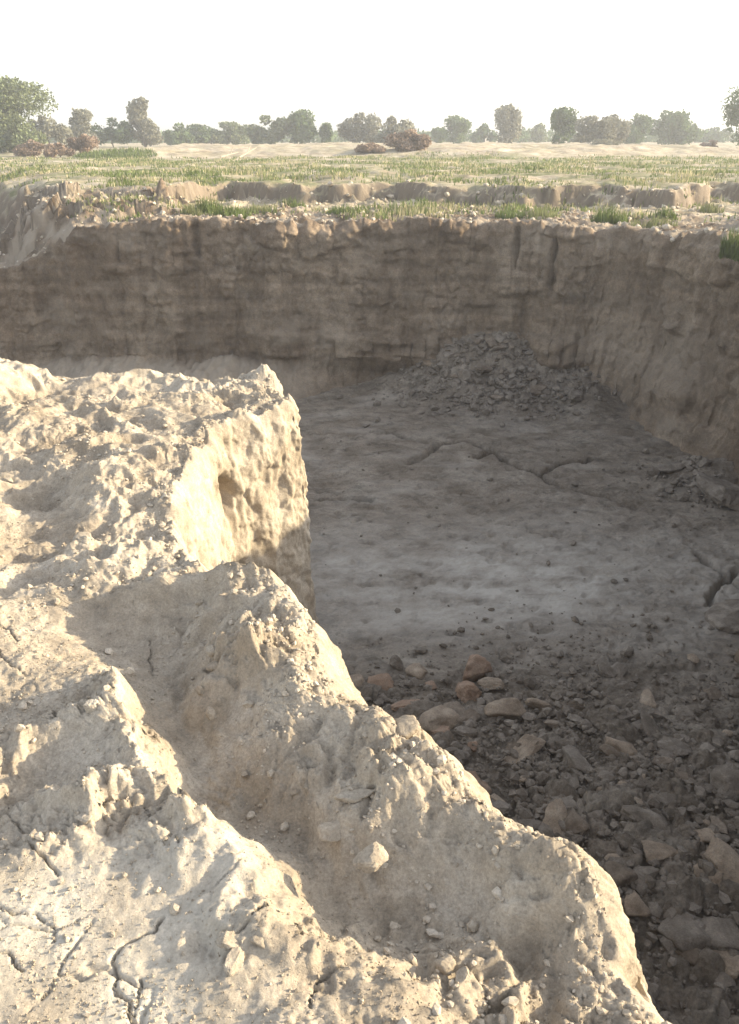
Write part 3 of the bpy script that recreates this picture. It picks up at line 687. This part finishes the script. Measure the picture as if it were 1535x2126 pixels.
# bank crumbs
r_, c_ = BANKV.shape[:2]
ri = rng.integers(80, r_-30, 60000); ci = rng.integers(30, nT-1, 60000)
pv = BANKV[ri, ci]; dens = sstep(-0.05, 0.5, fbm(pv[:, 0]*3.1, pv[:, 1]*3.1, 0, 91, 3))+0.04+0.5*np.exp(-((nT-ci)*0.0045/0.15)**2)
ax, ay = P(200, 2030, 0); dens *= 1-0.93*np.exp(-(((pv[:, 0]-ax)/0.5)**2+((pv[:, 1]-ay)/0.35)**2)**2)
keep = (rng.random(60000) < dens*0.42) & (pv[:, 1] < 5.6)
pv = pv[keep]; sz = 0.006*(1/(1-rng.random(len(pv))*0.95))**0.62
scatter_mesh('bank_crumbs', pv+np.array([0, 0, 1])*sz[:, None]*0.2, sz, M_clod_pale, SHL, label='pale dry soil crumbs scattered over the near bank top', category='soil crumbs')
tx_ = rng.uniform(-14, 13, 16000); ty_ = rng.uniform(13, 28, 16000); ip = inside_pit(tx_, ty_)
keep = (ip < -0.05) & (ty_ < scarp_y(tx_)+0.6) & (rng.random(16000) < 0.25+0.6*np.exp(ip/0.8)+0.5*np.exp(-np.abs(ty_-scarp_y(tx_)+.3)/0.5)); tx_, ty_ = tx_[keep], ty_[keep]
sz = 0.04*(1/(1-rng.random(len(tx_))*0.93))**0.7
scatter_mesh('terrace_crumbs', np.stack([tx_, ty_, upper(tx_, ty_)+rough(tx_, ty_, 0)+sz*.15], -1), sz, M_clod_pale, SHL, label='pale soil crumbs on the terrace above the gully wall', category='soil crumbs')
ri = rng.integers(60, r_-60, 120000); ci = rng.integers(30, nT-1, 120000)
pv = BANKV[ri, ci]; dens = 0.25+0.75*sstep(-0.2, 0.4, fbm(pv[:, 0]*4, pv[:, 1]*4, 0, 93, 3))
keep = (rng.random(len(pv)) < dens*0.75) & (pv[:, 1] < 5.5); pv = pv[keep]; sz = 0.0028*(1/(1-rng.random(len(pv))*0.9))**0.6
OCT = []
for j in range(6):
    v = np.array([(1, 0, 0), (-1, 0, 0), (0, 1, 0), (0, -1, 0), (0, 0, 1), (0, 0, -1)], float)*rng.uniform(.7, 1.2, (6, 1))+rng.normal(0, .15, (6, 3))
    OCT.append((v, np.array([(0, 2, 4), (2, 1, 4), (1, 3, 4), (3, 0, 4), (2, 0, 5), (1, 2, 5), (3, 1, 5), (0, 3, 5)])))
scatter_mesh('bank_grit', pv+np.array([0, 0, 1])*sz[:, None]*0.15, sz, M_bank, OCT, label='fine grit of dry silt over the near bank', category='grit')
# single clods of the near bank
bank_clods = [
 (541, 1412, .075, 'pale rounded clod standing up in the hollow behind the ridge crest', (.9, .8, 1.3)),
 (515, 1462, .035, 'small clod at the foot of the pale rounded clod', (1, 1, 1)),
 (443, 1352, .060, 'crumbly lit clod in the shaded basin behind the crest', (1, .8, 1)),
 (450, 1385, .050, 'brown streaked clod just below the crumbly lit clod', (1.2, .8, 1)),
 (418, 1440, .045, 'narrow upright clod at the left end of the clod cluster', (.5, .6, 1.7)),
 (438, 1482, .045, 'pointed clod lowest in the cluster behind the crest', (.9, .7, 1.2)),
 (85, 1035, .085, 'pale clod sitting in the dark hollow on the plateau', (.8, .7, 1.5)),
 (175, 1130, .10, 'sunlit low clod alone in the long shadow on the plateau', (1.4, 1, .7)),
 (738, 1655, .075, 'warm lit clod on the shaded side of the ridge', (1.4, .9, .9)),
 (640, 1635, .035, 'small round pebble like clod above the channel', (1, 1, 1)),
 (615, 1645, .025, 'tiny pale clod left of the pebble like clod', (1, 1, 1)),
 (835, 1690, .065, 'rounded warm clod hanging over the shaded channel', (1, 1, 1.2)),
 (770, 1780, .075, 'large smooth brownish clod half sunk in the channel side', (1.3, 1, .8)),
 (700, 1730, .09, 'dull clod above the large smooth one in the channel side', (1, 1, .8)),
 (478, 1955, .06, 'brown clod with a dark hollow beside the white mud plate', (1.2, .8, .9)),
 (540, 1950, .045, 'pale lit clod right of the brown hollowed clod', (1.1, .9, .8)),
 (490, 1995, .045, 'broken clod in front of the brown hollowed clod', (1.3, .9, 1.0)),
 (1185, 1880, .11, 'cracked blocky clod on the outermost edge of the ridge', (1.1, 1, .9)),
 (1130, 1870, .07, 'darker clod left of the crack on the ridge edge', (.9, .9, 1)),
 (925, 2005, .05, 'small warm lit clod on the channel floor near the lower border', (.8, .8, 1.2)),
 (965, 2030, .04, 'small pale clod right of the warm one near the lower border', (1, 1, 1)),
 (840, 1515, .085, 'rounded clod forming the notch of the ridge skyline', (1, 1, .9)),
 (190, 1470, .06, 'sharp upright clod on the tip of the left ridge', (.7, .7, 1.6)),
 (175, 1700, .04, 'small clod where the left ridge drops to its shadow', (1.2, .8, 1.0)),
 (20, 1000, .07, 'rounded clod at the left border of the plateau', (1.3, 1, .8)),
 (510, 1610, .03, 'small clod alone on the smooth channel slope', (1, 1, 1)),
]
for k, (u, v, s_, lab, sq) in enumerate(bank_clods):
    clod('dry_clod', u, v, s_, M_bank, lab, where='bank', sq=sq, i=k+3, sink=0.42)

# ------------------------------------------------------------------ grass
M_grass = [simple('green_grass', (0.132, 0.167, 0.057), var=0.3, scale=2, translucent=0.35),
           simple('dry_grass', (0.391, 0.345, 0.207), var=0.25, scale=2, translucent=0.3),
           simple('olive_grass', (0.201, 0.213, 0.098), var=0.3, scale=2, translucent=0.35)]
def blades(px, py, pz, hgt, wid, lean=0.35):
    n = len(px); a = rng.uniform(0, 6.28, n); l = rng.uniform(0, lean, n)*hgt; b = rng.uniform(0, 6.28, n)
    dx, dy = np.cos(a)*wid/2, np.sin(a)*wid/2; lx, ly = np.cos(b)*l, np.sin(b)*l
    v = np.stack([np.stack([px-dx, py-dy, pz-0.02], -1), np.stack([px+dx, py+dy, pz-0.02], -1),
                  np.stack([px+dx*.8+lx*.35, py+dy*.8+ly*.35, pz+hgt*.55], -1), np.stack([px-dx*.8+lx*.35, py-dy*.8+ly*.35, pz+hgt*.55], -1),
                  np.stack([px+lx, py+ly, pz+hgt*0.97], -1)], 1)
    i = np.arange(n)[:, None]*5
    f = np.concatenate([i+np.array([0, 1, 2]), i+np.array([0, 2, 3]), i+np.array([3, 2, 4])], 0)
    return v.reshape(-1, 3), f
n = 190000
gy = 21+rng.random(n)**1.25*42; gx = rng.uniform(-0.62, 0.66, n)*(gy*0.95+2)
dn = fbm(gx*0.28, gy*0.28, 0, 73, 4, 0.6); sy = scarp_y(gx)
d_, p_, s_ = pdist(gx, gy, SG)
k = (np.where(gy > sy+0.2, 0.75*sstep(-0.02, 0.34, dn+0.12*sstep(27, 34, gy)+0.25*noise3(gx*0.11, gy*0.3, 71))*sstep(0, 1.5, gy-sy), sstep(0.02, 0.35, dn)*0.8) > rng.random(n)) & (d_ > 2.4) & (gy < 61+2*noise3(gx*.2, 0*gx, 2))
k &= (inside_pit(gx, gy) < -0.25)
gx, gy = gx[k], gy[k]; gz = upper(gx, gy)+rough(gx, gy, 0)
hh = rng.uniform(0.06, 0.22, len(gx))*(0.8+0.6*np.clip(noise3(gx*.5, gy*.5, 4), -0.6, 1))
kind = noise3(gx*0.35, gy*0.35, 9)+rng.normal(0, 0.35, len(gx))
for j, (nm, lab) in enumerate((('green_grass', 'sparse green grass growing over the flat field'), ('dry_grass', 'dry straw coloured grass among the green on the field'), ('olive_grass', 'olive grass mixed through the field'))):
    sel = (kind < -0.05) if j == 0 else (kind > 0.33) if j == 1 else ((kind >= -0.05) & (kind <= 0.33))
    v, f = blades(gx[sel], gy[sel], gz[sel], hh[sel], 0.022+0.0006*gy[sel])
    link(nm, poly_mesh(nm, v, f, M_grass[j]), kind='stuff', label=lab, category='grass')
def tuft(u, v, zg, rad, hgt, nb, label, mat=0, name='grass_tuft', cat='grass tuft', wid=0.02):
    x, y = P(u, v, zg)
    for _ in range(3): z = up_z(x, y); x, y = P(u, v, z)
    z = up_z(x, y)
    a = rng.uniform(0, 6.28, nb); r = rad*np.sqrt(rng.random(nb))
    px, py = r*np.cos(a), r*np.sin(a)*0.7
    pz = upper(px+x, py+y)-z
    h_ = hgt*rng.uniform(.45, 1.05, nb)*(1-0.5*(r/rad)**2)
    v_, f_ = blades(px, py, pz, h_, wid, 0.5)
    o = link(name, poly_mesh(name, v_, f_, M_grass[mat]), label=label, category=cat); o.location = (x, y, z)
    return o
tuft(432, 446, TER, .42, .62, 420, 'tallest green grass tuft on the left of the terrace above the wall')
tuft(400, 452, TER, .30, .42, 220, 'grass tuft on the rim just left of the tallest tuft', 2)
tuft(480, 450, TER, .55, .40, 420, 'broad green tuft right of the tallest one')
tuft(540, 448, TER, .50, .30, 300, 'low yellowish tuft in the left middle of the terrace', 2)
tuft(608, 440, TER, .40, .45, 300, 'green tuft standing left of the picture middle on the terrace')
tuft(720, 455, TER, .50, .35, 300, 'wide tuft on the rim near the picture middle')
tuft(1060, 454, TER, .40, .38, 280, 'tuft overhanging the wall right of the picture middle')
tuft(1120, 452, TER, .55, .32, 300, 'yellow green tuft behind the rim tuft', 2)
tuft(1272, 405, TER+.3, .45, .62, 360, 'dark green tuft growing in the notch of the scarp')
tuft(1355, 470, TER, .60, .30, 300, 'low tuft on the pale ground at the right of the terrace', 2)
tuft(1475, 440, TER, .40, .38, 220, 'tuft in the sunlit hollow at the right', 2)
tuft(1527, 535, TER+.2, .30, .62, 520, 'tall green tuft at the right border on top of the wall')
tuft(1385, 455, TER, .30, .35, 150, 'small tuft on the crumbled scarp at the right')
tuft(850, 440, TER, .5, .25, 260, 'thin dry tuft below the dark scarp near the middle', 1)
tuft(1225, 350, FIELD, .12, .9, 16, 'single tall dry stalk standing in the right of the field', 1, 'weed_stalk', 'weed', 0.02)
tuft(240, 330, FIELD, 3.0, .55, 900, 'dark green strip of reeds left in front of the berm', 0, 'reed_strip', 'reeds', 0.07)

# ------------------------------------------------------------------ trees
M_bark = simple('bark', (0.15, 0.12, 0.09), var=0.3, scale=6)
M_leaf = {'olive': simple('olive_leaves', (0.149, 0.172, 0.086), var=0.45, scale=0.9, translucent=0.25),
          'green': simple('green_leaves', (0.098, 0.138, 0.057), var=0.45, scale=0.9, translucent=0.25),
          'grey': simple('grey_green_leaves', (0.196, 0.190, 0.138), var=0.4, scale=0.9, translucent=0.25),
          'brown': simple('brown_brush', (0.259, 0.190, 0.138), var=0.35, scale=0.9, translucent=0.15)}
def tube(p0, p1, r0, r1, n=6):
    p0 = np.array(p0, float); p1 = np.array(p1, float); d = p1-p0; d /= np.linalg.norm(d)
    a = np.cross(d, [0.3, 0.9, 0.1]); a /= np.linalg.norm(a); b = np.cross(d, a)
    t = np.linspace(0, 2*np.pi, n, endpoint=False)
    ring = np.cos(t)[:, None]*a+np.sin(t)[:, None]*b
    v = np.concatenate([p0+ring*r0, p1+ring*r1]); i = np.arange(n); j = (i+1) % n
    return v, np.stack([i, j, j+n, i+n], -1)
def crown_mesh(name, blobs, nleaf, leaf, mat, r):
    vol = np.array([b[3]*b[4]*b[5] for b in blobs])**0.7; vol /= vol.sum()
    P_ = []
    for b, w_ in zip(blobs, vol):
        m = max(8, int(nleaf*w_))
        d = r.normal(size=(m, 3)); d /= np.linalg.norm(d, axis=1)[:, None]
        rad = r.uniform(0.25, 1.0, m)**0.45
        q_ = d*rad[:, None]
        q_ *= (1+0.35*noise3(d[:, 0]*2+b[0], d[:, 1]*2, d[:, 2]*2, 3))[:, None]
        P_.append(np.array(b[:3])+q_*np.array(b[3:6]))
    p = np.concatenate(P_); m = len(p)
    # thin out by noise so that gaps show
    k = fbm(p[:, 0]*1.1, p[:, 1]*1.1, p[:, 2]*1.1, 5, 2) > -0.45
    p = p[k]; m = len(p)
    a = r.normal(size=(m, 3)); a /= np.linalg.norm(a, axis=1)[:, None]; b_ = r.normal(size=(m, 3)); b_ -= (b_*a).sum(1)[:, None]*a; b_ /= np.linalg.norm(b_, axis=1)[:, None]
    s = leaf*r.uniform(.5, 1.4, m)[:, None]
    v = np.stack([p-a*s, p-b_*s*.55, p+a*s, p+b_*s*.55], 1).reshape(-1, 3)
    return poly_mesh(name, v, np.arange(m*4).reshape(-1, 4), mat)
def tree(u, vbase, vtop, wpx, Y, kind, label, name='field_tree', cat='tree', nl=1500, shape='round', group='trees on the far side of the field'):
    x, _ = P(u, 300, 0); ang = (u-767.5)/F
    z_of = lambda v: EYE+Y*math.tan(math.atan((1063-v)/F)-PITCH)
    dep = Y*cT+(0)*sT; X = ang*(Y*cT+EYE*sT)
    ztop = z_of(vtop); zb = min(z_of(vbase), up_z(X, Y)); Hh = ztop-zb; W = wpx/F*dep
    r = np.random.default_rng(int(u*7+vtop))
    root = bpy.data.objects.new(name, None); COL.objects.link(root); root.location = (X, Y, zb)
    root['label'] = label; root['category'] = cat; root['group'] = group; root.empty_display_size = 0.5
    blobs = []
    if shape == 'round': nb = 9
    elif shape == 'tall': nb = 8
    else: nb = 10
    for i in range(nb):
        f = (i+0.5)/nb
        if shape == 'round':
            zc = Hh*(0.32+0.5*r.random()); wr = math.sqrt(max(0.05, 1-((zc/Hh-0.5)/0.55)**2)); off = r.uniform(-.55, .55)*W*0.5*wr
            rr = W*r.uniform(.28, .38); blobs.append((off, r.uniform(-.4, .4)*W*0.4, zc, rr, rr, min(rr*r.uniform(.7, 1.0), Hh*.24)))
        elif shape == 'tall':
            zc = Hh*(0.12+0.78*f); off = r.uniform(-.22, .22)*W; rr = W*(0.52-0.20*f)*r.uniform(.8, 1.1)
            blobs.append((off, r.uniform(-.2, .2)*W, zc, rr, rr, Hh*0.13))
        else:       # low bushy, foliage to the ground
            zc = Hh*r.uniform(.2, .70); off = r.uniform(-.42, .42)*W; rr = W*r.uniform(.17, .27)
            blobs.append((off, r.uniform(-.25, .25)*W, zc, rr, rr, Hh*r.uniform(.2, .3)))
    blobs.append((r.uniform(-.1, .1)*W, 0, Hh*0.84, W*0.16, W*0.16, Hh*0.16))
    if shape == 'round': blobs.append((0, 0, Hh*.2, W*.3, W*.3, Hh*.2))
    leaf = max(0.12, min(0.26, Y*0.0017)); nl = int(nl*2.0)
    if name == 'dry_shrub': leaf = 0.085; nl *= 2
    link('crown', crown_mesh('crown', blobs, nl, leaf, M_leaf[kind], r), root)
    vs, fs, o = [], [], 0
    def add(a, b, c1, c2):
        nonlocal o
        v, f = tube(a, b, c1, c2); vs.append(v); fs.append(f+o); o += len(v)
    tr = max(0.05, Hh*0.028)
    mid = (r.uniform(-.1, .1)*W, 0, Hh*0.38); add((0, 0, -0.3), mid, tr, tr*.7)
    for b in blobs[:6]: add(mid, (b[0]*.8, b[1]*.8, b[2]), tr*.5, tr*.15)
    link('trunk', poly_mesh('trunk', np.concatenate(vs), np.concatenate(fs), M_bark, True), root)
    return root
TREES = [
 (2, 318, 156, 200, 78, 'olive', 'large spreading olive green tree at the left border', 13000, 'round'),
 (30, 320, 245, 110, 76, 'olive', 'bushy growth below the large tree at the left border', 2400, 'bush'),
 (108, 298, 238, 80, 92, 'grey', 'tan grey bushy tree between the left border tree and the thin pointed one', 1800, 'bush'),
 (175, 298, 224, 52, 100, 'grey', 'thin pointed greyish tree in the left part of the skyline', 1700, 'tall'),
 (238, 294, 243, 75, 104, 'green', 'low grey green tree right of the thin pointed tree', 1600, 'bush'),
 (304, 292, 200, 56, 104, 'grey', 'tallest narrow tree of the left skyline', 2600, 'tall'),
 (372, 294, 256, 75, 118, 'green', 'low dark bush tree just right of the tallest narrow tree', 1500, 'bush'),
 (415, 294, 258, 50, 120, 'green', 'small dark tree in the low stretch of the skyline', 1100, 'round'),
 (470, 292, 252, 90, 122, 'olive', 'low wide pale olive tree in the left middle skyline', 1700, 'bush'),
 (560, 292, 238, 80, 112, 'olive', 'rounded olive tree forming the left half of a dense clump', 2200, 'bush'),
 (625, 290, 228, 72, 112, 'green', 'dark green tree forming the right half of the dense clump', 2400, 'round'),
 (678, 290, 256, 32, 112, 'green', 'small dark round tree alone right of the dense clump', 900, 'round'),
 (745, 290, 232, 78, 108, 'grey', 'broad grey green tree just left of the picture middle', 2300, 'bush'),
 (820, 292, 242, 75, 100, 'grey', 'pale tan tree behind the reddish brush', 2000, 'bush'),
 (910, 284, 264, 36, 135, 'green', 'tiny round tree at the left foot of the middle right tree', 700, 'round'),
 (948, 284, 243, 52, 130, 'green', 'small domed tree right of the picture middle', 1500, 'round'),
 (1005, 284, 256, 45, 140, 'green', 'low dark tree left of the tall domed one', 900, 'bush'),
 (1049, 286, 215, 62, 118, 'grey', 'tall domed tree right of the picture middle', 2400, 'round'),
 (1117, 286, 256, 34, 150, 'olive', 'tiny ragged distant tree between two tall domed trees', 600, 'tall'),
 (1162, 300, 222, 62, 96, 'green', 'dark round tree left of the pale bushy one', 2600, 'round'),
 (1225, 304, 240, 90, 92, 'grey', 'pale grey tan bushy tree in the right part', 2600, 'bush'),
 (1270, 300, 236, 60, 98, 'grey', 'pale tan tree joined to the right of the bushy one', 1700, 'round'),
 (1322, 294, 234, 80, 115, 'green', 'wide dark tree behind and right of the pale trees', 2000, 'bush'),
 (1380, 292, 228, 92, 118, 'green', 'high wide dark tree in the right skyline', 2500, 'bush'),
 (1430, 288, 256, 50, 125, 'green', 'low tail of dark trees sloping down to the right', 1100, 'bush'),
 (1485, 286, 264, 60, 150, 'green', 'low distant tree left of the right border tree', 800, 'bush'),
 (1552, 300, 160, 120, 84, 'green', 'large blue green tree cut by the right border', 3600, 'round'),
]
for (u, vb, vt, wp_, Y, kd, lab, nl, shp) in TREES: tree(u, vb, vt, wp_, Y, kd, lab, nl=nl, shape=shp)
BR = [(850, 318, 268, 95, 64, 'brown', 'reddish brown dry shrub in front of the berm near the middle', 1600),
      (180, 322, 278, 55, 64, 'brown', 'reddish brown dry shrub at the left end of the berm', 1000),
      (125, 322, 296, 55, 63, 'brown', 'low dark dry shrub left of the reddish one', 900),
      (70, 326, 290, 60, 66, 'brown', 'rusty undergrowth shrub at the foot of the left border tree', 900),
      (1472, 305, 290, 34, 82, 'brown', 'small dark shrub on the green strip at the right', 400),
      (770, 318, 296, 60, 63, 'brown', 'low dark shrub on the berm left of the reddish brown shrub', 600),
      (1240, 318, 288, 90, 80, 'grey', 'low pale shrub below the pale bushy tree', 900)]
for (u, vb, vt, wp_, Y, kd, lab, nl) in BR: tree(u, vb, vt, wp_, Y, kd, lab, 'dry_shrub', 'shrub', nl, 'bush', 'dry shrubs along the berm')
# far hedge line behind everything
pts = []
r = np.random.default_rng(5)
for i in range(140):
    X = r.uniform(-120, 130); Y = r.uniform(150, 210); pts.append((X, Y, 0.9+r.uniform(0, .8), r.uniform(2, 6), 2, r.uniform(.8, 1.7)))
link('distant_thicket', crown_mesh('distant_thicket', pts, 26000, 0.4, M_leaf['green'], r), kind='stuff', label='low distant thicket along the horizon behind the trees', category='thicket')
# pale dead branches lying on the berm
for (u0, v0, u1, v1, lab) in ((495, 318, 530, 300, 'pale dead branch leaning on the berm'), (460, 320, 492, 312, 'short pale dead branch lying left of the leaning one')):
    Y = 61.5; X0 = (u0-767.5)/F*(Y*cT+EYE*sT); X1 = (u1-767.5)/F*(Y*cT+EYE*sT)
    z0 = up_z(X0, Y)+.05; z1 = z0+(v0-v1)/F*Y
    v, f = tube((0, 0, 0), (X1-X0, 1.2, z1-z0), .07, .03)
    v2, f2 = tube(((X1-X0)*.5, .6, (z1-z0)*.5), ((X1-X0)*.5+.3, .8, (z1-z0)*.5+.6), .04, .015)
    o = link('dead_branch', poly_mesh('dead_branch', np.concatenate([v, v2]), np.concatenate([f, f2+len(v)]), M_clod_pale, True), label=lab, category='branch'); o.location = (X0, Y, z0)

# ------------------------------------------------------------------ haze
me = bpy.data.meshes.new('haze'); 
x0, x1, y0, y1, z0, z1 = -300, 300, -60, 330, -8, 14
# the closed box holds camera, pit and field as far as the distant thicket
vv = [(x0, y0, z0), (x1, y0, z0), (x1, y1, z0), (x0, y1, z0), (x0, y0, z1), (x1, y0, z1), (x1, y1, z1), (x0, y1, z1)]
me.from_pydata(vv, [], [(3, 2, 1, 0), (4, 5, 6, 7), (0, 1, 5, 4), (1, 2, 6, 5), (2, 3, 7, 6), (3, 0, 4, 7)])
hm = bpy.data.materials.new('haze_air'); hm.use_nodes = True; t = hm.node_tree; t.nodes.clear()
pv_ = t.nodes.new('ShaderNodeVolumePrincipled'); pv_.inputs['Density'].default_value = 0.0016; pv_.inputs['Color'].default_value = (0.92, 0.95, 1, 1)
pv_.inputs['Anisotropy'].default_value = 0.2
mo = t.nodes.new('ShaderNodeOutputMaterial'); t.links.new(pv_.outputs[0], mo.inputs['Volume']); me.materials.append(hm)
link('haze', me, kind='stuff', label='pale dusty haze lying over the field and the trees', category='haze')
